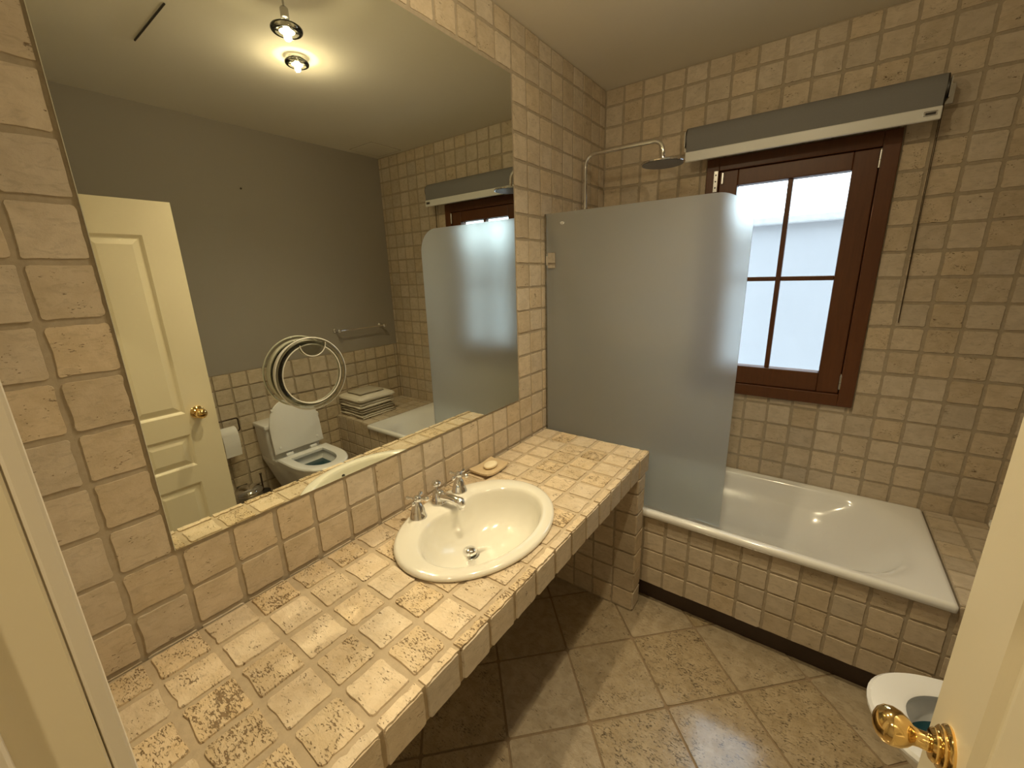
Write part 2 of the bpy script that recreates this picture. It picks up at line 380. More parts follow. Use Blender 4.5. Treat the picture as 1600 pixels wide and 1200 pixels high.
# ------------------------------------------------------------------ the room shell
MY0, MY1, MZ0, MZ1 = 0.2, 1.6, 1.06, 2.464         # mirror on the left wall
WX0, WX1, WZ0, WZ1 = 0.585, 1.342, 0.984, 2.209    # window frame on the far wall
BED = 0.0032
ZR = lines(0.8365, 0.1093, 0.0, H)
wl = struct('wall_left', box(-0.12, -BED, -0.12, L + 0.12, 0, H), 'grout', 'wall of beige tumbled stone tiles behind the large mirror', 'wall')
lay(wl, '+x', 0.0, lines(0.208, 0.108, 0, L), ZR, 0.0095, skip=hole_split(MY0, MY1, MZ0, MZ1), umin=0.002, umax=L, vmin=0.0, vmax=H,
    hidden=lambda p: (p.y > 1.85 and p.z < 1.93) or (p.y < 1.85 and p.z < HC))
wf = struct('wall_far', join(box(-BED, WX0 + .04, L + BED, L + 0.16, 0, H), box(WX1 - .04, W + .12, L + BED, L + 0.16, 0, H),
                             box(WX0 + .04, WX1 - .04, L + BED, L + 0.16, 0, WZ0 + .04), box(WX0 + .04, WX1 - .04, L + BED, L + 0.16, WZ1 - .04, H)),
            'grout', 'beige tumbled stone tile wall around the wooden window', 'wall')
def far_hidden(p):
    a = px_of(p)
    return p.z < 0.533 or (a and a[0] > 1600 + (650 - a[1]) * 0.24) or (a and 850 < a[0] < 1150 and a[1] > 320)
lay(wf, '-y', L, lines(0.0, 0.1103, 0, W), ZR, 0.0095, skip=hole_split(WX0, WX1, WZ0, WZ1), umin=0.0, umax=W, vmin=0.0, vmax=H, hidden=far_hidden)
wr = struct('wall_right', join(box(W, W + .12, -0.12, L + 0.12, 1.0546, H), box(W + BED, W + .12, -0.12, L + .12, 0, 1.0546)), None,
            'plain grey painted wall above a beige tile dado', 'wall')
wr.data.materials.append(MAT['grey_wall']); wr.data.materials.append(MAT['grout'])
for p in wr.data.polygons:
    if max(wr.data.vertices[i].co.z for i in p.vertices) < 1.06: p.material_index = 1
lay(wr, '-x', W - 0.004, lines(0.0, 0.1093, 0, L), ZR, 0.0095, umin=0.05, umax=L, vmin=0.0, vmax=1.0546, virt=True)
DX0, DX1, DH = 0.66, 1.412, 2.05                     # door opening in the near wall
struct('wall_near', join(box(0, DX0 - .02, -0.12, 0.0, 0, H), box(DX1 + .02, W, -0.12, 0.0, 0, H), box(DX0 - .02, DX1 + .02, -0.12, 0.0, DH + .02, H)), 'white_wall', 'painted wall with the doorway', 'wall')
ce = struct('ceiling', box(-.12, W + .12, -1.9, L + .12, H, H + .1), 'ceiling', 'off white painted ceiling with a small access hatch', 'ceiling')
hp = obj('hatch', box(1.78, 2.05, 2.23, 2.50, H - .004, H + .002, 0.0015, 1), 'ceiling', ce)
obj('hatch_frame', join(box(1.772, 1.777, 2.222, 2.508, H - .002, H + .001), box(2.053, 2.058, 2.222, 2.508, H - .002, H + .001), box(1.777, 2.053, 2.222, 2.227, H - .002, H + .001), box(1.777, 2.053, 2.503, 2.508, H - .002, H + .001)), 'grout', ce)
fl = struct('floor', box(-.12, W + .12, -1.9, L + .12, -.1, -0.004), 'grout_floor', 'floor of large brown stone tiles laid diagonally', 'floor')
# floor tiles: each clipped to the room
def clip(poly, f):
    out = []
    for i in range(len(poly)):
        a, b = poly[i - 1], poly[i]; fa, fb = f(a), f(b)
        if (fa >= 0) != (fb >= 0): t = fa / (fa - fb); out.append((a[0] + (b[0] - a[0]) * t, a[1] + (b[1] - a[1]) * t))
        if fb >= 0: out.append(b)
    return out
fa, fb_, fo = Vector((.222, .226)), Vector((-.226, .232)), Vector((.868, 1.340))
rf = random.Random(5)
for i in range(-14, 12):
    for j in range(-14, 12):
        c = fo + fa * (i + .5) + fb_ * (j + .5)
        if not (-.4 < c.x < W + .4 and -1.2 < c.y < 2.2): continue
        g = 0.5 - 0.0045 / .32
        P = [(-g + .02, -g), (g - .02, -g), (g, -g + .02), (g, g - .02), (g - .02, g), (-g + .02, g), (-g, g - .02), (-g, -g + .02)]
        poly = [tuple(c + fa * u + fb_ * v) for u, v in P]
        for fn in (lambda q: q[0] - .005, lambda q: W - q[0], lambda q: q[1] + 1.6, lambda q: 1.955 - q[1]):
            if poly: poly = clip(poly, fn)
        if len(poly) < 3: continue
        cx, cyy = sum(p[0] for p in poly) / len(poly), sum(p[1] for p in poly) / len(poly); zz = rf.uniform(-.0006, .0006)
        V = []
        for (sx, z) in ((1, zz), (1, -.008)):
            V += [((x - cx) * sx, (y - cyy) * sx, z) for x, y in poly]
        n = len(poly); F = [tuple(range(n))]
        for k in range(n):
            k2 = (k + 1) % n; F.append((k, n + k, n + k2, k2))
        o = obj('tile', (V, F), 'floor_tile', fl); o.location = (cx, cyy, 0)

# hallway behind the camera
struct('wall_hall_back', box(-.12, W + .12, -1.9, -1.8, 0, H), 'white_wall', 'plain hallway wall opposite the doorway', 'wall')
struct('wall_hall_left', box(-.12, -.02, -1.8, -.12, 0, H), 'white_wall', 'plain hallway side wall on the mirror side', 'wall')
struct('wall_hall_right', box(W + .02, W + .12, -1.8, -.12, 0, H), 'white_wall', 'plain hallway side wall on the toilet side', 'wall')

# door frame
fr = empty('trim_1', (DX0, 0, 0), 'white painted door frame around the doorway', 'door frame', kind='structure')
obj('jamb', box(DX0 - .02, DX0, -.12, 0.0, 0, DH, .002, 1), 'door', fr)
obj('jamb', box(DX1, DX1 + .02, -.12, 0.0, 0, DH, .002, 1), 'door', fr)
obj('head', box(DX0 - .02, DX1 + .02, -.12, 0.0, DH, DH + .02), 'trim', fr)
obj('door_stop', box(DX0, DX0 + .012, -.085, -.047, 0, DH, .002, 1), 'trim', fr)
obj('architrave', box(DX0 - .055, DX0 - .001, 0.0005, .0155, 0, DH + .05, .003, 2), 'trim', fr)
obj('architrave', box(DX1 + .004, DX1 + .06, 0.0005, .0155, 0, DH + .05, .003, 2), 'trim', fr)
obj('architrave', box(DX0 - .055, DX1 + .06, 0.0005, .0155, DH + .001, DH + .056, .003, 2), 'trim', fr)

# door: open at a right angle, leaf along +y, its face at x = 1.385
dr = empty('door_1', (1.387, 0.01, 0.008), 'cream panelled door standing open with brass knob', 'door', kind='structure')
DXF, DXB, DY0, DY1, DT = 1.367, 1.407, 0.014, 0.745, 2.035
pan = [(y0, y1, z0, z1) for (y0, y1) in ((.115, .335), (.41, .615)) for (z0, z1) in ((.20, .66), (.755, .925), (1.035, 1.885))]
# stiles and rails around the panel openings
ys = [DY0, .115, .335, .41, .615, DY1]; zs = [.008, .20, .66, .755, .925, 1.035, 1.885, DT]
V, F = [], []
parts = []
for a in range(5):
    for b in range(7):
        if a in (1, 3) and b in (1, 3, 5): continue
        parts.append(box(DXF, DXB, ys[a], ys[a + 1], zs[b], zs[b + 1]))
leaf = obj('leaf', join(*parts), 'door', dr)
bm = bmesh.new(); bm.from_mesh(leaf.data); bmesh.ops.remove_doubles(bm, verts=bm.verts, dist=1e-5)
seen = {}
for f_ in bm.faces: seen.setdefault(tuple(sorted(v.index for v in f_.verts)), []).append(f_)
bmesh.ops.delete(bm, geom=[f_ for l in seen.values() if len(l) > 1 for f_ in l], context='FACES')
bmesh.ops.recalc_face_normals(bm, faces=bm.faces); bm.to_mesh(leaf.data); bm.free()
for (y0, y1, z0, z1) in pan:
    def R4(x, i): return [Vector((x, y0 + i, z0 + i)), Vector((x, y1 - i, z0 + i)), Vector((x, y1 - i, z1 - i)), Vector((x, y0 + i, z1 - i))]
    for xf, s in ((DXF, 1), (DXB, -1)):
        rings = [R4(xf + s * .0, 0), R4(xf + s * .004, .006), R4(xf + s * .009, .012), R4(xf + s * .009, .018), R4(xf + s * .002, .042)]
        obj('panel', loft(rings, cap1=True), 'door', dr)
ky, kz = 0.665, 1.03
def knob(side):
    x = DXF if side < 0 else DXB; ax = (side, 0, 0)
    rose = [(0.0, 0.0), (.031, 0.0), (.032, .003), (.030, .006), (.027, .007), (.0275, .010), (.025, .012), (.021, .0125), (.0215, .016), (.019, .019), (.014, .020), (.0, .020)]
    k = obj('knob', lathe([(.0, .016), (.0125, .016), (.0115, .024), (.011, .030), (.0125, .036), (.018, .041), (.0232, .049), (.0252, .058), (.0235, .067), (.0175, .074), (.009, .078), (.0, .079)], (x, ky, kz), ax, 36), 'brass', dr, 'all')
    obj('rose', lathe(rose, (x, ky, kz), ax, 36), 'brass', k, True)
knob(-1); knob(1)
obj('latch_plate', box(DXF + .008, DXF + .03, DY1 - .001, DY1 + .0015, kz - .03, kz + .03, .001, 1), 'brass', dr)
for z in (.25, 1.02, 1.8): obj('hinge', lathe([(0, 0), (.006, 0), (.006, .09), (0, .09)], (DXB - .002, .006, z - .045), n=14), 'brass', dr, True)

# ------------------------------------------------------------------ outside the window
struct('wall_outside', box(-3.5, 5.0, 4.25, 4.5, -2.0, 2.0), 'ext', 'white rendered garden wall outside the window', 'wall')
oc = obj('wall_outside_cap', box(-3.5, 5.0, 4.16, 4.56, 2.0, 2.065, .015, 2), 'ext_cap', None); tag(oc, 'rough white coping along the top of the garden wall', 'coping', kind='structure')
struct('ground_outside', box(-3.5, 5.0, L + .17, 4.25, -2.1, -2.0), 'ext_ground', 'pale paving between the house and the garden wall', 'ground')

# ------------------------------------------------------------------ window
wn = empty('window_1', ((WX0 + WX1) / 2, L, WZ0), 'dark wooden casement window with four panes under the roller blind', 'window', kind='structure')
fw, dp = .06, .018
for nm, b in (('frame_stile', (WX0, WX0 + fw, WZ0, WZ1)), ('frame_stile', (WX1 - fw, WX1, WZ0, WZ1)), ('frame_rail', (WX0 + fw, WX1 - fw, WZ0, WZ0 + fw)), ('frame_rail', (WX0 + fw, WX1 - fw, WZ1 - fw, WZ1))):
    obj(nm, box(b[0], b[1], L - dp, L + .09, b[2], b[3], .003, 2), 'wood', wn)
SX0, SX1, SZ0, SZ1 = WX0 + fw + .002, WX1 - fw - .002, WZ0 + fw + .002, WZ1 - fw - .002
obj('frame_rebate', join(box(WX0 + .03, SX0 + .015, L + .0602, L + .088, WZ0 + .03, WZ1 - .03), box(SX1 - .015, WX1 - .03, L + .0602, L + .088, WZ0 + .03, WZ1 - .03), box(SX0 + .015, SX1 - .015, L + .0602, L + .088, WZ0 + .03, SZ0 + .015), box(SX0 + .015, SX1 - .015, L + .0602, L + .088, SZ1 - .015, WZ1 - .03)), 'wood', wn)
GX0, GX1, GZ0, GZ1 = .733, 1.19, 1.142, 2.072
for nm, b in (('sash_stile', (SX0, GX0, SZ0, SZ1)), ('sash_stile', (GX1, SX1, SZ0, SZ1)), ('sash_rail', (GX0, GX1, SZ0, GZ0)), ('sash_rail', (GX0, GX1, GZ1, SZ1))):
    obj(nm, box(b[0], b[1], L - .004, L + .06, b[2], b[3], .004, 2), 'wood', wn)
mx_, mz_ = .962, 1.605
obj('glazing_bar', box(mx_ - .011, mx_ + .011, L + .008, L + .046, GZ0, GZ1, .003, 2), 'wood', wn)
obj('glazing_bar', box(GX0, mx_ - .011, L + .010, L + .044, mz_ - .011, mz_ + .011, .003, 2), 'wood', wn)
obj('glazing_bar', box(mx_ + .011, GX1, L + .010, L + .044, mz_ - .011, mz_ + .011, .003, 2), 'wood', wn)
for (a, b) in ((GX0 - .004, mx_ - .008), (mx_ + .008, GX1 + .004)):
    for (c, d) in ((GZ0 - .004, mz_ - .008), (mz_ + .008, GZ1 + .004)):
        obj('pane', box(a, b, L + .026, L + .029, c, d), 'pane', wn)
for z in (2.10, 1.105):
    obj('hinge', join(lathe([(0, 0), (.007, 0), (.007, .03), (.0055, .031), (.007, .032), (.007, .07), (0, .07)], (1.281, L - .012, z - .035), n=14), lathe([(.0, 0), (.004, .0), (.005, .006), (0, .01)], (1.281, L - .012, z + .035), n=12)), 'chrome_dull', wn, True)
lt = obj('latch_plate', box(.622, .642, L - dp - .004, L - dp + .001, 2.05, 2.15, .001, 1), 'chrome_dull', wn)
for z in (2.07, 2.10, 2.13): obj('screw', lathe([(0, 0), (.004, 0), (.003, .0015), (0, .002)], (.632, L - dp - .004, z), (0, -1, 0), 10), 'dark', lt)
obj('catch', box(.657, .668, L - .014, L - .003, 2.085, 2.14, .002, 1), 'chrome_dull', wn)

# ------------------------------------------------------------------ roller blind
rb = empty('roller_blind', (.965, 2.46, 2.2), 'grey fabric roller blind rolled up above the wooden window', 'blind')
BX0, BX1, BY, BZ = .50, 1.432, 2.472, 2.305
obj('fabric_roll', lathe([(.0, 0), (.055, 0), (.055, BX1 - BX0), (.0, BX1 - BX0)], (BX0, BY, BZ), (1, 0, 0), 40), 'blind', rb, True)
obj('hanging_fabric', box(BX0 + .002, BX1 - .002, BY - .0555, BY - .0535, 2.235, BZ), 'blind', rb)
bb = obj('bottom_bar', box(BX0, BX1, BY - .062, BY - .047, 2.192, 2.238, .004, 2), 'blind_bar', rb)
obj('slot', join(box(BX1 - .052, BX1 - .012, BY - .064, BY - .0615, 2.207, 2.224, .002, 1)), 'chrome_dull', bb)
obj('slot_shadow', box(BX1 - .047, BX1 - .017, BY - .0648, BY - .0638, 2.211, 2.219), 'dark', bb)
for x, s in ((BX0, -1), (BX1, 1)):
    obj('end_cap', lathe([(0, 0), (.052, 0), (.054, .006), (.030, .010), (0, .010)], (x, BY, BZ), (s, 0, 0), 32), 'dark', rb, True)
    obj('bracket', join(box(min(x + s * .012, x + s * .016), max(x + s * .012, x + s * .016), BY - .03, L - .001, BZ - .035, BZ + .035), box(min(x + s * .012, x + s * .04), max(x + s * .012, x + s * .04), L - .004, L, BZ - .035, BZ + .035)), 'chrome_dull', rb)
obj('chain', join(tube([(1.447, L - .012, BZ), (1.446, L - .010, 1.9), (1.447, L - .010, 1.405)], .0016, 6), tube([(1.441, L - .022, BZ), (1.441, L - .020, 1.9), (1.4465, L - .012, 1.405)], .0016, 6)), 'bronze', rb)

# ------------------------------------------------------------------ wall mirror
mr = obj('wall_mirror', box(-BED + .0005, .004, MY0, MY1, MZ0, MZ1, .0012, 1), 'mirror')
tag(mr, 'large frameless square mirror set in the tiled wall over the washbasin', 'mirror')

# ------------------------------------------------------------------ tiled vanity counter
SXC, SYC, SA, SB = .292, .94, .240, .312            # basin ellipse on the counter
CYE, CXF = 1.848, .585
vc = empty('vanity_counter', (0.3, 0.92, 0), 'tiled stone vanity counter carrying the oval washbasin', 'counter')
nseg = 64
def rect_pt(a, x0, x1, y0, y1):
    dx, dy = math.cos(a), math.sin(a); t = 1e9
    for d, lo, hi, c in ((dx, x0, x1, SXC), (dy, y0, y1, SYC)):
        if d > 1e-9: t = min(t, (hi - c) / d)
        elif d < -1e-9: t = min(t, (lo - c) / d)
    return SXC + dx * t, SYC + dy * t
def angs(x0, x1, y0, y1):
    A = [2 * PI * k / nseg for k in range(nseg)] + [math.atan2(y - SYC, x - SXC) % (2 * PI) for x in (x0, x1) for y in (y0, y1)]
    return sorted(A)
x0, x1, y0, y1 = 0.004, CXF - .006, .001, CYE - .001
A = angs(x0, x1, y0, y1); zt, zb = HC - .004, .735
rings = [[Vector((SXC + math.cos(a) * SA * .955, SYC + math.sin(a) * SB * .955, zb)) for a in A], [Vector((SXC + math.cos(a) * SA * .955, SYC + math.sin(a) * SB * .955, zt)) for a in A],
         [Vector((*rect_pt(a, x0, x1, y0, y1), zt)) for a in A], [Vector((*rect_pt(a, x0, x1, y0, y1), zb)) for a in A]]
rings.append(rings[0])
obj('slab', loft(rings), 'grout_top', vc)
YL = lines(0.208, 0.108, 0, CYE)
def in_el(x, y, s): return ((x - SXC) / (SA * s)) ** 2 + ((y - SYC) / (SB * s)) ** 2
def top_skip(u0, u1, v0, v1):
    if any(in_el(x, y, .96) < 1 for x in (u0, (u0 + u1) / 2, u1) for y in (v0, (v0 + v1) / 2, v1)): return []
    return [(u0, u1, v0, v1)]
XL = [.004, .104, .213, .327, .44, .553]
YLc = [y for y in YL if y < 1.80] + [CYE + .003]
lay(vc, '+z', HC, XL, YLc, .0135, 'top_tile', skip=top_skip, vmin=.002, vmax=CYE + .004)
rc = random.Random(11)
for i in range(5):                                   # tiles cut round the basin
    for j in range(len(YLc) - 1):
        u0, u1, v0, v1 = XL[i], XL[i + 1], max(YLc[j], .002), YLc[j + 1]
        if top_skip(u0, u1, v0, v1): continue
        g = .0065; u0 += g; u1 -= g; v0 += g; v1 -= g; pts = []
        for (a, b) in (((u0, v0), (u1, v0)), ((u1, v0), (u1, v1)), ((u1, v1), (u0, v1)), ((u0, v1), (u0, v0))):
            for k in range(10): pts.append((a[0] + (b[0] - a[0]) * k / 10 + rc.uniform(-.0008, .0008), a[1] + (b[1] - a[1]) * k / 10 + rc.uniform(-.0008, .0008)))
        out_n = sum(in_el(x, y, .95) > 1 for x, y in pts)
        if out_n < 4: continue
        q = []
        for x, y in pts:
            e = in_el(x, y, .96)
            if e < 1: t = 1 / math.sqrt(e); x, y = SXC + (x - SXC) * t, SYC + (y - SYC) * t; x, y = min(max(x, u0), u1), min(max(y, v0), v1)
            if not q or (abs(x - q[-1][0]) + abs(y - q[-1][1])) > 5e-4: q.append((x, y))
        if len(q) < 4: continue
        mx0, my0 = sum(p[0] for p in q) / len(q), sum(p[1] for p in q) / len(q)
        n = len(q); V = [(x - (x - mx0) * .03, y - (y - my0) * .03, HC + rc.uniform(-.0003, .0003)) for x, y in q] + [(x, y, HC - .007) for x, y in q]
        obj('tile', (V, [tuple(range(n))] + [(k, n + k, n + (k + 1) % n, (k + 1) % n) for k in range(n)]), 'top_tile_m', vc)
# front edge tiles: worn arrises stand up as a narrow strip along the front
lay(vc, '+x', CXF, YLc, [.731, HC + .001], .011, 'wall_tile', vmin=.731, vmax=HC + .002, umin=.002, umax=CYE + .003)
for j in range(len(YLc) - 1):
    v0, v1 = max(YLc[j], .002) + .005, YLc[j + 1] - .006; n = 9
    P = []
    for k in range(n + 1): P.append((.5575 + rc.uniform(0, .006), v0 + (v1 - v0) * k / n))
    for k in range(n, -1, -1): P.append((CXF - .001 - rc.uniform(0, .0035), v0 + (v1 - v0) * k / n))
    m = len(P); V = [(x, y, HC + rc.uniform(-.0005, .0008)) for x, y in P] + [(x, y, HC - .010) for x, y in P]
    obj('edge_tile', (V, [tuple(range(m))] + [(k, m + k, m + (k + 1) % m, (k + 1) % m) for k in range(m)]), 'top_tile_m', vc)
# support wall at the far end
PY0, PY1 = 1.719, 1.810
obj('support_core', box(0.004, CXF - .005, PY0 + .005, PY1 - .002, 0, .735), 'grout', vc)
PZ = lines(0.006, 0.1085, 0, .72)
lay(vc, '-y', PY0, lines(.037, .1095, 0, CXF), PZ, .008, umin=.004, umax=CXF + .002, vmin=.001, vmax=.733)
lay(vc, '+x', CXF, [PY0 - .001, PY1 + .002], PZ, .008, umin=PY0 - .001, umax=PY1 + .002, vmin=.001, vmax=.733)

# ------------------------------------------------------------------ washbasin
wb = empty('washbasin', (SXC, SYC, HC), 'cream oval washbasin set into the tiled counter', 'washbasin')
def sring(s, z, a=SA, b=SB, cx=SXC, cyy=SYC): return [Vector((cx + math.cos(t) * a * s, cyy + math.sin(t) * b * s, z)) for t in [2 * PI * k / 72 for k in range(72)]]
def bowl_ring(s, z, cx=.318, ax=.172, by=.252, nose=.030, mixd=0.0):
    P = []
    for k in range(72):
        t = 2 * PI * k / 72; x, y = cx + math.cos(t) * ax * s, SYC + math.sin(t) * by * s
        if math.cos(t) < 0: x += nose * math.exp(-((y - .945) / .075) ** 2)
        P.append(Vector((x * (1 - mixd) + .252 * mixd, y * (1 - mixd) + .928 * mixd, z)))
    return P
z0 = HC + .001
rg = [sring(.90, z0 + .004), sring(.95, z0 + .0015), sring(.985, z0 + .0012), sring(1.0, z0 + .004), sring(.998, z0 + .010), sring(.985, z0 + .015), sring(.96, z0 + .018)]
rg += [bowl_ring(1.03, z0 + .017), bowl_ring(1.0, z0 + .014), bowl_ring(.975, z0 + .004), bowl_ring(.945, z0 - .02, nose=.024), bowl_ring(.89, z0 - .055, nose=.014), bowl_ring(.79, z0 - .09, nose=.006, mixd=.04),
       bowl_ring(.63, z0 - .116, nose=0, mixd=.15), bowl_ring(.42, z0 - .13, nose=0, mixd=.35), bowl_ring(.22, z0 - .137, nose=0, mixd=.7)]
dc = Vector((.252, .928, 0))
rg.append([Vector((dc.x + math.cos(2 * PI * k / 72) * .024, dc.y + math.sin(2 * PI * k / 72) * .024, z0 - .139)) for k in range(72)])
rg.append([Vector((dc.x + math.cos(2 * PI * k / 72) * .020, dc.y + math.sin(2 * PI * k / 72) * .020, z0 - .150)) for k in range(72)])
obj('bowl', loft(rg, cap1=True), 'porcelain', wb, 'all')
obj('drain_ring', lathe([(.019, -.004), (.034, -.0005), (.036, .003), (.033, .006), (.020, .0015), (.019, -.004)], (dc.x, dc.y, z0 - .1385), n=36, cap=False), 'chrome', wb, 'all')
obj('drain_plug', lathe([(.006, -.012), (.009, .006), (.023, .009), (.0265, .014), (.0245, .022), (.016, .028), (0, .031)], (dc.x, dc.y, z0 - .1385), n=32), 'chrome', wb, 'all')
ov = Vector((.318 + .172 * .955, .90, z0 - .016))
obj('overflow_hole', lathe([(0, .0), (.0075, 0.0), (.008, .003), (.0, .003)], ov + Vector((-.002, 0, 0)), (-1, 0, -.25), 20), 'dark', wb, 'all')

# taps
zr = z0 + .0175
sp = empty('basin_spout', (.098, .94, zr), 'chrome basin spout with lift knob between the two cross taps', 'faucet')
obj('body', lathe([(.029, 0), (.030, .003), (.0275, .008), (.024, .02), (.0235, .036), (.019, .046), (.012, .051), (0, .052)], (.098, .94, zr), n=32), 'chrome', sp, 'all')
obj('spout', tube([(.10, .94, zr + .027), (.13, .941, zr + .033), (.16, .943, zr + .036), (.185, .944, zr + .035), (.203, .945, zr + .033), (.2075, .945, zr + .024), (.2075, .945, zr + .012)], [.0175, .0155, .0145, .015, .0175, .0165, .0125], 20), 'chrome', sp, 'all')
obj('aerator', lathe([(.0, 0), (.0105, 0), (.011, .006), (0, .006)], (.2075, .945, zr + .007), n=20), 'chrome_dull', sp, True)
obj('lift_knob', lathe([(.005, .045), (.005, .060), (.009, .064), (.0175, .070), (.0185, .077), (.014, .084), (0, .088)], (.090, .94, zr), n=24), 'chrome', sp, 'all')
def tap(y, x, rot, label):
    t = empty('cross_tap', (x, y, zr), label, 'tap', 'cross handled taps on the washbasin')
    obj('base', lathe([(.031, 0), (.031, .003), (.028, .008), (.0245, .024), (.0195, .040), (.014, .050), (.0095, .054), (.0095, .064), (.0, .064)], (x, y, zr), n=32), 'chrome', t, 'all')
    hd = [lathe([(.0, .060), (.013, .062), (.0155, .069), (.014, .077), (.007, .082), (0, .083)], (x, y, zr), n=24)]
    for k in range(4):
        a = rot + k * PI / 2; d = Vector((math.cos(a), math.sin(a), 0.06)); c = Vector((x, y, zr + .069))
        hd.append(tube([c + d * .006, c + d * .020, c + d * .028, c + d * .034, c + d * .040, c + d * .0435], [.0058, .0046, .0055, .0082, .0075, .002], 12))
    obj('cross_handle', join(*hd), 'chrome', t, 'all')
tap(.832, .107, .5, 'chrome cross tap on the basin rim on the doorway side of the spout')
tap(1.045, .103, .2, 'chrome cross tap on the basin rim on the soap dish side of the spout')

# soap dish and soap
sd = empty('soap_dish', (.06, 1.28, HC), 'beige rectangular soap dish with upturned ends against the backsplash', 'soap dish')
V, F = [], []; nu, nv = 14, 6
for s, dz in ((0, 0.0), (1, -.008)):
    for i in range(nu + 1):
        for j in range(nv + 1):
            u, v = i / nu * 2 - 1, j / nv * 2 - 1
            wv = .056 - .007 * abs(u) ** 6; V.append((.064 + v * wv, 1.277 + u * .076, HC + .010 + dz +   .009 * abs(u) ** 2.4 + .004 * abs(v) ** 4))
def gi(s, i, j): return s * (nu + 1) * (nv + 1) + i * (nv + 1) + j
for i in range(nu):
    for j in range(nv):
        F += [(gi(0, i, j), gi(0, i + 1, j), gi(0, i + 1, j + 1), gi(0, i, j + 1)), (gi(1, i, j), gi(1, i, j + 1), gi(1, i + 1, j + 1), gi(1, i + 1, j))]
for i in range(nu): F += [(gi(0, i, 0), gi(1, i, 0), gi(1, i + 1, 0), gi(0, i + 1, 0)), (gi(0, i, nv), gi(0, i + 1, nv), gi(1, i + 1, nv), gi(1, i, nv))]
for j in range(nv): F += [(gi(0, 0, j), gi(0, 0, j + 1), gi(1, 0, j + 1), gi(1, 0, j)), (gi(0, nu, j), gi(1, nu, j), gi(1, nu, j + 1), gi(0, nu, j + 1))]
obj('tray', (V, F), 'dish', sd, True)
obj('foot', box(.03, .10, 1.245, 1.252, HC, HC + .004), 'dish', sd); obj('foot', box(.03, .10, 1.302, 1.309, HC, HC + .004), 'dish', sd)
so = obj('soap_bar', lathe([(0, 0), (.6, .0), (.9, .004), (1, .010), (.93, .016), (.6, .0195), (0, .021)], (.066, 1.285, HC + .0115), n=36, sx=.026, sy=.037), 'soap', None, 'all')
tag(so, 'cream oval bar of soap on the beige soap dish', 'soap')

# round magnifying mirror stuck to the big mirror
MC = Vector((0.004, .572, 1.414))
mg = empty('shaving_mirror', MC, 'round clear acrylic magnifying mirror stuck on the large mirror', 'mirror')
AX = (1, 0, 0)
obj('front_ring', lathe([(.081, .030), (.098, .030), (.100, .032), (.100, .035), (.098, .037), (.081, .037), (.081, .030)], MC, AX, 56, cap=False), 'acrylic', mg, 'all')
obj('ring_edge', tube([MC + Vector((.0335, math.cos(a) * .0995, math.sin(a) * .0995)) for a in [2 * PI * k / 64 for k in range(64)]], .0022, 8, closed=True), 'milky', mg, 'all')
obj('lens_edge', tube([MC + Vector((.0365, math.cos(a) * .082, math.sin(a) * .082)) for a in [2 * PI * k / 64 for k in range(64)]], .0018, 8, closed=True), 'milky', mg, 'all')
obj('barrel', lathe([(.091, .006), (.091, .030), (.093, .030), (.093, .006)], MC, AX, 56, cap=False), 'milky', mg, 'all')
obj('back_disc', lathe([(.0, .004), (.094, .004), (.094, .007), (.0, .007)], MC, AX, 56), 'acrylic', mg, True)
for a in (PI / 2, PI * 7 / 6, PI * 11 / 6): obj('suction_cup', lathe([(.018, .0005), (.014, .003), (.006, .0045), (0, .0045)], MC + Vector((0, math.cos(a) * .055, math.sin(a) * .055)), AX, 20), 'milky', mg, 'all')
RC = 8.0
prof = [(r, .0315 + (r * r) / (2 * RC)) for r in [0, .01, .02, .03, .04, .05, .06, .07, .081]]
obj('magnifying_glass', lathe(prof, MC, AX, 56, cap=False), 'mirror', mg, 'all')
tabp = [(MC.y + math.cos(a) * .036 + .01, MC.z + .083 - max(0, math.sin(a)) * .034) for a in [PI * k / 16 for k in range(17)]]
obj('thumb_tab', extrude([Vector((MC.x + .038, y, z)) for y, z in tabp], (.002, 0, 0)), 'acrylic', mg)
obj('tab_rim', tube([Vector((MC.x + .040, y, z)) for y, z in tabp], .0014, 6), 'milky', mg)

# ------------------------------------------------------------------ bath
TX1, TY0, TZ = 1.665, 1.812, .533
bt = empty('bathtub', (.83, 2.18, 0), 'white enamel bathtub built in under the window', 'bathtub')
e = .0015
rg = [rrect(e, TX1, TY0 + .006, L - e, TZ - .034, .012), rrect(e, TX1 + .002, TY0, L - e, TZ - .030, .012), rrect(e, TX1 + .002, TY0, L - e, TZ - .010, .012), rrect(.004, TX1 - .004, TY0 + .005, L - .006, TZ - .001, .012), rrect(.012, TX1 - .014, TY0 + .014, L - .014, TZ, .014),
      rrect(.045, TX1 - .035, TY0 + .036, L - .034, TZ - .004, (.09, .22, .16, .09)), rrect(.055, TX1 - .060, TY0 + .046, L - .044, TZ - .014, (.10, .28, .22, .10)), rrect(.066, TX1 - .095, TY0 + .058, L - .054, TZ - .042, (.10, .29, .25, .10)),
      rrect(.085, TX1 - .15, TY0 + .080, L - .070, TZ - .12, (.11, .27, .27, .11)), rrect(.088, TX1 - .16, TY0 + .082, L - .090, TZ - .128, (.11, .27, .27, .11)), rrect(.13, TX1 - .30, TY0 + .105, L - .108, TZ - .30, (.12, .24, .24, .12)), rrect(.16, TX1 - .37, TY0 + .125, L - .128, TZ - .365, (.12, .22, .22, .12)), rrect(.23, TX1 - .47, TY0 + .18, L - .18, TZ - .39, (.12, .18, .18, .12))]
obj('tub', loft(rg, cap1=True), 'enamel', bt, 'all')
obj('overflow_plate', lathe([(0, 0), (.034, 0), (.036, .004), (.033, .010), (.026, .013), (.024, .018), (.010, .020), (0, .020)], (.80, 2.472, .425), (0, -1, .12), 36), 'chrome', bt, True)
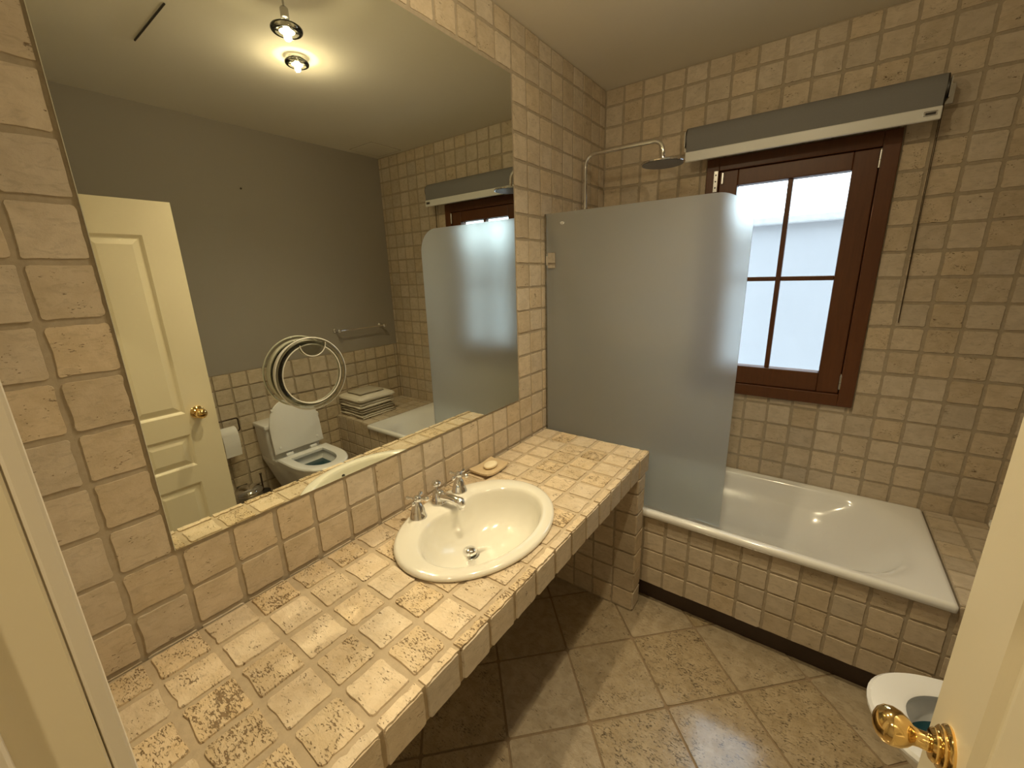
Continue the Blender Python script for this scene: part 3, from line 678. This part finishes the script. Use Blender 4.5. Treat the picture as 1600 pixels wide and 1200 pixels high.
obj('drain', lathe([(0, 0), (.032, .0), (.033, .002), (.028, .004), (0, .003)], (.80, 2.18, TZ - .3905), n=28), 'chrome', bt, True)
bs = empty('bath_surround', (1.2, 1.9, 0), 'tiled stone bath front with tiled shelf at the end of the bathtub', 'bath surround')
AY = 1.83
obj('core', join(box(.35, W - .008, AY + BED, AY + .025, .116, TZ - .038), box(TX1 + .006, W - .008, AY + .0255, L - .006, .116, TZ - .006), box(TX1 + .006, W - .008, AY + BED, AY + .0253, TZ - .0378, TZ - .006)), 'grout', bs)
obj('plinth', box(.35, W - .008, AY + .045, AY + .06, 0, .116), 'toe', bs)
XB = [CXF - .02] + lines(.582, .108, .68, W); ZB = [.112, .213, .311, .411, TZ - .037]
lay(bs, '-y', AY, XB, ZB, .009, umin=CXF - .02, umax=1.662)
lay(bs, '-y', AY, XB, [.112, .213, .311, .411, TZ - .004], .009, umin=1.667, umax=W - .008)
lay(bs, '+z', TZ - .002, [TX1 + .004, 1.772, 1.88, 1.99, W], lines(1.832, .1085, AY, L), .009, umin=TX1 + .004, umax=W - .008, vmin=AY, vmax=L - .005, virt=True)

# ------------------------------------------------------------------ frosted shower screen
ss = empty('shower_screen', (.45, 1.849, TZ), 'frosted glass shower screen with a rounded top corner on the bath rim', 'shower screen')
SXE, SZT, RR = .912, 1.946, .135
poly = [(.012, TZ + .004), (SXE, TZ + .004)] + [(SXE - RR + math.cos(a) * RR, SZT - RR + math.sin(a) * RR) for a in [PI / 2 * k / 14 for k in range(15)]] + [(.012, SZT)]
g = obj('glass_panel', extrude([Vector((x, 1.859, z)) for x, z in poly], (0, .008, 0)), 'frost', ss)
obj('edge_seal', box(.002, .0115, 1.857, 1.869, TZ + .004, SZT, .001, 1), 'acrylic', ss)
for z in (1.727, .72):
    h = obj('hinge', join(box(.020, .066, 1.8525, 1.8585, z - .037, z + .037, .0015, 1), box(.001, .007, 1.8525, 1.885, z - .037, z + .037, .001, 1)), 'chrome', ss)
    obj('pin', lathe([(0, 0), (.006, 0), (.006, .044), (0, .044)], (.014, 1.8585, z - .022), n=16), 'chrome', h, True)
lg = obj('maker_mark', extrude([Vector((.101 + math.cos(a) * .012, 1.8582, 1.898 + math.sin(a) * .0065)) for a in [2 * PI * k / 28 for k in range(28)]], (0, .0006, 0)), 'plastic', ss)
obj('mark_stroke', box(.094, .108, 1.8572, 1.8580, 1.8965, 1.899), 'chrome_dull', lg)

# ------------------------------------------------------------------ overhead shower
SY = 2.2
sh = empty('overhead_shower', (.05, SY, 1.05), 'chrome rain shower with curved riser pipe above the frosted screen', 'shower')
obj('riser_pipe', tube(bend([(.05, SY, 1.08), (.05, SY, 2.262), (.452, SY, 2.262), (.456, SY, 2.17)], .055, 8), .0105, 14), 'chrome', sh, 'all')
obj('shower_head', lathe([(0, .026), (.014, .024), (.018, .012), (.060, .008), (.098, .005), (.101, .001), (.099, -.003), (.0, -.003)], (.456, SY, 2.158), n=48), 'chrome', sh, True)
obj('spray_plate', lathe([(0, 0), (.094, 0), (.094, -.0015), (0, -.0015)], (.456, SY, 2.1548), n=48), 'nozzle', sh)
obj('wall_bracket', join(tube([(.0, SY, 1.99), (.05, SY, 1.99)], .009, 12), lathe([(0, 0), (.024, 0), (.022, .006), (0, .008)], (.0, SY, 1.99), (1, 0, 0), 24), lathe([(.0, 0), (.016, 0), (.016, .03), (0, .03)], (.05, SY, 1.975), n=20)), 'chrome', sh, True)
obj('mixer_bar', join(tube([(.055, SY - .14, 1.06), (.055, SY + .14, 1.06)], .021, 20), tube([(.055, SY, 1.06), (.05, SY, 1.10)], .012, 14), tube([(0, SY - .075, 1.06), (.055, SY - .075, 1.06)], .012, 12), tube([(0, SY + .075, 1.06), (.055, SY + .075, 1.06)], .012, 12)), 'chrome', sh, True)

# ------------------------------------------------------------------ toilet (backs on the right wall, faces the mirror)
TCY = 1.378
tl = empty('toilet', (W - .35, TCY, 0), 'white one piece toilet with raised lid', 'toilet')
def dring(u0, u1, w, z, n=28, p=2.1, back=None):
    """D-shaped ring: straight sides from u0, rounded front at u1 (u = distance from the wall)"""
    P = []; us = u1 - w * 1.45; wb_ = back if back is not None else w
    for k in range(n + 1):
        a = -PI / 2 + PI * k / n; c, s = math.cos(a), math.sin(a)
        P.append(Vector((W - (us + (u1 - us) * abs(c) ** (2 / p)), TCY + w * (1 if s > 0 else -1) * abs(s) ** (2 / p), z)))
    for t in (.33, .66): P.append(Vector((W - (us + (u0 - us) * t), TCY + w + (wb_ - w) * t, z)))
    for k in range(5): P.append(Vector((W - u0, TCY + wb_ - 2 * wb_ * k / 4, z)))
    for t in (.66, .33): P.append(Vector((W - (us + (u0 - us) * t), TCY - w - (wb_ - w) * t, z)))
    return P
B0 = .02
rg = [dring(.12, .46, .105, 0), dring(.12, .46, .105, .03), dring(.11, .47, .10, .10, back=.11), dring(.08, .53, .12, .20, back=.14), dring(.05, .62, .155, .30, back=.165), dring(B0, .675, .176, .365, back=.18), dring(B0, .688, .182, .395, back=.185), dring(B0 + .002, .684, .179, .402, back=.182),
      dring(.30, .645, .135, .402), dring(.305, .635, .128, .39), dring(.32, .61, .112, .32), dring(.35, .56, .085, .25), dring(.37, .53, .07, .21)]
obj('bowl', loft(rg, cap0=True, cap1=True), 'toilet', tl, True)
obj('water', loft([dring(.314, .622, .117, .338)], cap1=True), 'water', tl)
seat = [dring(.27, .710, .186, .407, p=2.2), dring(.268, .716, .190, .412, p=2.2), dring(.268, .716, .190, .420, p=2.2), dring(.275, .708, .183, .428, p=2.2), dring(.325, .640, .128, .429), dring(.332, .630, .120, .424), dring(.332, .630, .120, .407), dring(.27, .710, .186, .407, p=2.2)]
st = obj('seat', loft(seat), 'plastic', tl, True)
for s in (-1, 1): obj('seat_hinge', lathe([(0, 0), (.013, 0), (.013, .05), (0, .05)], (W - .258, TCY + s * .09 - .025, .432), (0, 1, 0), 16), 'plastic', st, True)
# lid raised, leaning back on the tank
lr = []
hx, hz, lean = W - .255, .437, math.radians(7)
def lid_ring(i, th):
    P = []
    for p in dring(.02 + i, .40 - i, .183 - i, 0, p=2.6):
        u = W - p.x; P.append(Vector((hx + th * math.cos(lean) + u * math.sin(lean), p.y, hz + u * math.cos(lean) - th * math.sin(lean))))
    return P
obj('lid', loft([lid_ring(.006, 0), lid_ring(0, .004), lid_ring(0, .012), lid_ring(.008, .016)], cap0=True, cap1=True), 'plastic', tl, True)
for s in (-1, 1):
    for t in (.06, .34): obj('lid_bumper', lathe([(0, 0), (.010, 0), (.009, .006), (0, .007)], (hx + t * math.sin(lean), TCY + s * .14, hz + t * math.cos(lean)), (-1, 0, math.tan(lean)), 14), 'plastic', tl, True)
obj('tank', loft([rrect(W - .205, W - .003, TCY - .18, TCY + .18, .36, (.03, .01, .01, .03), 4), rrect(W - .19, W - .003, TCY - .188, TCY + .188, .45, (.03, .01, .01, .03), 4), rrect(W - .185, W - .003, TCY - .195, TCY + .195, .635, (.03, .01, .01, .03), 4)], cap0=True, cap1=True), 'toilet', tl, True)
obj('tank_lid', box(W - .197, W - .002, TCY - .203, TCY + .203, .636, .668, .008, 3), 'toilet', tl, True)
obj('flush_button', lathe([(0, 0), (.02, 0), (.02, .004), (.017, .006), (0, .006)], (W - .10, TCY, .668), n=24), 'chrome', tl, True)

# toilet roll
ph = empty('toilet_roll_holder', (W, 1.0, .74), 'dark metal toilet roll holder on the tile dado', 'roll holder')
RY, RX, RZ = .985, W - .075, .655
obj('wall_plate', lathe([(0, 0), (.026, 0), (.024, .008), (.010, .012), (0, .012)], (W - .004, .925, .75), (-1, 0, 0), 24), 'bronze', ph, True)
obj('arm', tube(bend([(W - .012, .925, .75), (RX, .925, .75), (RX, 1.065, .75), (RX, 1.065, RZ), (RX, .93, RZ)], .018, 5), .005, 10), 'bronze', ph, 'all')
tr = empty('toilet_roll', (RX, RY, RZ - .06), 'white toilet roll with a loose sheet hanging down', 'toilet roll')
obj('roll', lathe([(.018, -.05), (.052, -.05), (.053, -.048), (.053, .048), (.052, .05), (.018, .05), (.018, -.05)], (RX, RY, RZ - .010), (0, 1, 0), 36, cap=False), 'paper', tr, True)
shp = [Vector((RX - .0535, y, RZ - .01 - t * .15)) for t in (0,) for y in ()]
V = []; F = []
for i in range(9):
    z = RZ - .005 - i * .019
    for (dx, y) in ((0, RY - .049), (.0, RY + .049)): V.append((RX - .0535 - .004 * math.sin(i * .5), y, z))
for i in range(8): F.append((2 * i, 2 * i + 1, 2 * i + 3, 2 * i + 2))
sheet = obj('loose_sheet', (V, F), 'paper', tr)
md = sheet.modifiers.new('thickness', 'SOLIDIFY'); md.thickness = .0008

# pedal bin and brush
pb = empty('pedal_bin', (W - .19, 1.0, 0), 'small chrome pedal bin beside the toilet', 'bin')
obj('body', lathe([(.088, 0), (.09, .01), (.088, .025), (.085, .03), (.085, .235), (0, .235)], (W - .19, 1.0, 0), n=40), 'chrome_dull', pb, True)
obj('lid', lathe([(.089, .235), (.091, .24), (.088, .252), (.07, .268), (.035, .278), (0, .281)], (W - .19, 1.0, 0), n=40), 'chrome', pb, 'all')
obj('base_ring', lathe([(.093, 0), (.094, .018), (.090, .022), (.0, .022)], (W - .19, 1.0, 0), n=40), 'dark', pb, True)
obj('pedal', box(W - .30, W - .265, .98, 1.02, .012, .02, .003, 2), 'dark', pb)
obj('lid_hinge', box(W - .103, W - .088, .965, 1.035, .20, .26, .004, 2), 'dark', pb)
br = empty('toilet_brush', (W - .10, 1.13, 0), 'dark toilet brush holder between the pedal bin and the toilet', 'toilet brush')
obj('holder', lathe([(.045, 0), (.047, .01), (.043, .15), (.047, .16), (.036, .165), (0, .165)], (W - .10, 1.128, 0), n=28), 'dark', br, True)
obj('handle', tube([(W - .10, 1.128, .16), (W - .10, 1.128, .29), (W - .10, 1.128, .30)], [.006, .006, .010], 12), 'bronze', br, True)

# towel bar
tb = empty('towel_bar', (W, 2.155, 1.25), 'thin chrome towel bar on the grey wall above the tile dado', 'towel bar')
obj('bar', tube([(W - .065, 1.93, 1.25), (W - .065, 2.38, 1.25)], .0065, 12), 'chrome', tb, True)
for y in (1.93, 2.38):
    obj('post', lathe([(0, 0), (.024, 0), (.024, .004), (.014, .008), (.009, .016), (.009, .055), (.017, .060), (.018, .070), (.012, .078), (0, .080)], (W, y, 1.25), (-1, 0, 0), 28), 'chrome', tb, 'all')
nl = obj('wall_nail', lathe([(0, 0), (.003, 0), (.003, .008), (.006, .009), (.005, .011), (0, .011)], (W, 1.388, 2.281), (-1, 0, 0), 12), 'bronze'); tag(nl, 'small dark nail left in the grey wall', 'nail')

# ------------------------------------------------------------------ towels on the tiled shelf
def slab(x0, x1, y0, y1, z0, z1, seed):
    nx, ny, nz = 16, 16, 4; hx_, hy_, hz_ = (x1 - x0) / 2, (y1 - y0) / 2, (z1 - z0) / 2; c = Vector(((x0 + x1) / 2, (y0 + y1) / 2, (z0 + z1) / 2))
    bm = bmesh.new(); bmesh.ops.create_cube(bm, size=2)
    bmesh.ops.subdivide_edges(bm, edges=list(bm.edges), cuts=9, use_grid_fill=True)
    r = hz_ * .92
    for v in bm.verts:
        p = Vector((v.co.x * hx_, v.co.y * hy_, v.co.z * hz_)); q = Vector((max(-hx_ + r, min(hx_ - r, p.x)), max(-hy_ + r, min(hy_ - r, p.y)), max(-hz_ + r, min(hz_ - r, p.z))))
        d = p - q
        if d.length > 1e-6: p = q + d.normalized() * r
        w = p + c; nn = noise.noise_vector(w * 9 + Vector((seed * 7.1, 0, 0)))
        sag = -.006 * (abs(v.co.x) ** 3 + abs(v.co.y) ** 3) * (1 if v.co.z > 0 else .0)
        v.co = w + Vector((nn.x * .007, nn.y * .007, nn.z * .003 + sag))
    bm.verts.index_update()
    out = ([v.co.copy() for v in bm.verts], [tuple(v.index for v in f.verts) for f in bm.faces]); bm.free(); return out
def towel(x0, x1, y0, y1, z0, layers, th, mat, label, seed):
    t = tag(obj('folded_towel', join(*[slab(x0 + random.uniform(0, .012), x1 - random.uniform(0, .012), y0 + random.uniform(0, .012), y1 - random.uniform(0, .012), z0 + k * th, z0 + (k + 1) * th + (.002 if k < layers - 1 else -.0055), seed + k) for k in range(layers)]), mat, None, 'all'), label, 'towel', 'folded towels stacked on the bath shelf')
    return t
tz = TZ + .001
towel(1.785, 2.105, 1.865, 2.215, tz, 2, .020, 'towel_c', 'cream folded towel at the bottom of the towel stack', 1)
towel(1.79, 2.11, 1.865, 2.20, tz + .040, 2, .023, 'towel_g', 'taupe folded towel, second from the bottom of the towel stack', 5)
towel(1.785, 2.11, 1.855, 2.205, tz + .086, 2, .026, 'towel_c', 'cream folded towel lying on the taupe towel in the stack', 9)
towel(1.78, 2.11, 1.85, 2.225, tz + .138, 1, .056, 'towel_c', 'thick cream folded towel under the small taupe towel', 13)
towel(1.84, 2.05, 1.90, 2.145, tz + .191, 1, .026, 'towel_g', 'small taupe hand towel on top of the towel stack', 17)

# ------------------------------------------------------------------ ceiling spotlights
def spot(x, y, zf, label, watt, cone=130):
    s = empty('ceiling_spotlight', (x, y, H), label, 'spotlight')
    obj('ceiling_rose', lathe([(0, 0), (.035, 0), (.034, -.006), (.014, -.010), (0, -.010)], (x, y, H), n=28), 'chrome', s, True)
    if H - zf > .06:
        obj('stem', tube([(x, y, H - .01), (x, y, zf + .052)], .0035, 10), 'chrome_dull', s, True)
        obj('lamp_holder', lathe([(0, .075), (.010, .075), (.014, .07), (.014, .042), (0, .042)], (x, y, zf), n=20), 'chrome_dull', s, True)
    obj('reflector', lathe([(.010, .034), (.016, .030), (.023, .016), (.027, .004), (.027, .001), (.0255, .001)], (x, y, zf), n=28, cap=False), 'chrome', s, True)
    obj('bulb', lathe([(0, .001), (.014, .0015), (.0255, .003)], (x, y, zf), n=28, cap=False), 'bulb', s, True)
    obj('glass_ring', tube([(x + math.cos(a) * .043, y + math.sin(a) * .043, zf + .008) for a in [2 * PI * k / 40 for k in range(40)]], .010, 12, closed=True), 'acrylic', s, True)
    ld = bpy.data.lights.new('spot_light', 'SPOT'); ld.spot_size = math.radians(cone); ld.spot_blend = 1.0; ld.shadow_soft_size = .022; ld.energy = watt; ld.color = LAMP_COL
    lo = bpy.data.objects.new('spot_light', ld); COL.objects.link(lo); attach(lo, s); lo.location = (x, y, zf - .003)
    pd = bpy.data.lights.new('ring_glow', 'POINT'); pd.shadow_soft_size = .012; pd.energy = watt * .11; pd.color = LAMP_COL
    po = bpy.data.objects.new('ring_glow', pd); COL.objects.link(po); attach(po, s); po.location = (x, y, zf - .015)
spot(.50, .943, 2.514, 'halogen spotlight hanging on a thin stem from the ceiling', LAMP_W[0])
spot(.975, 1.243, 2.64, 'halogen spotlight mounted close to the ceiling without a stem', LAMP_W[1])
spot(1.02, -.665, 2.64, 'halogen spotlight on the hallway ceiling outside the doorway', LAMP_W[2], 150)
rd = obj('ceiling_rod', tube([(.955, .742, H - .004), (1.341, .742, H - .004)], .0035, 8), 'dark'); tag(rd, 'thin dark rod fixed flat to the ceiling', 'rod')

for o in list(bpy.data.objects):
    if '_loc' in o: del o['_loc']
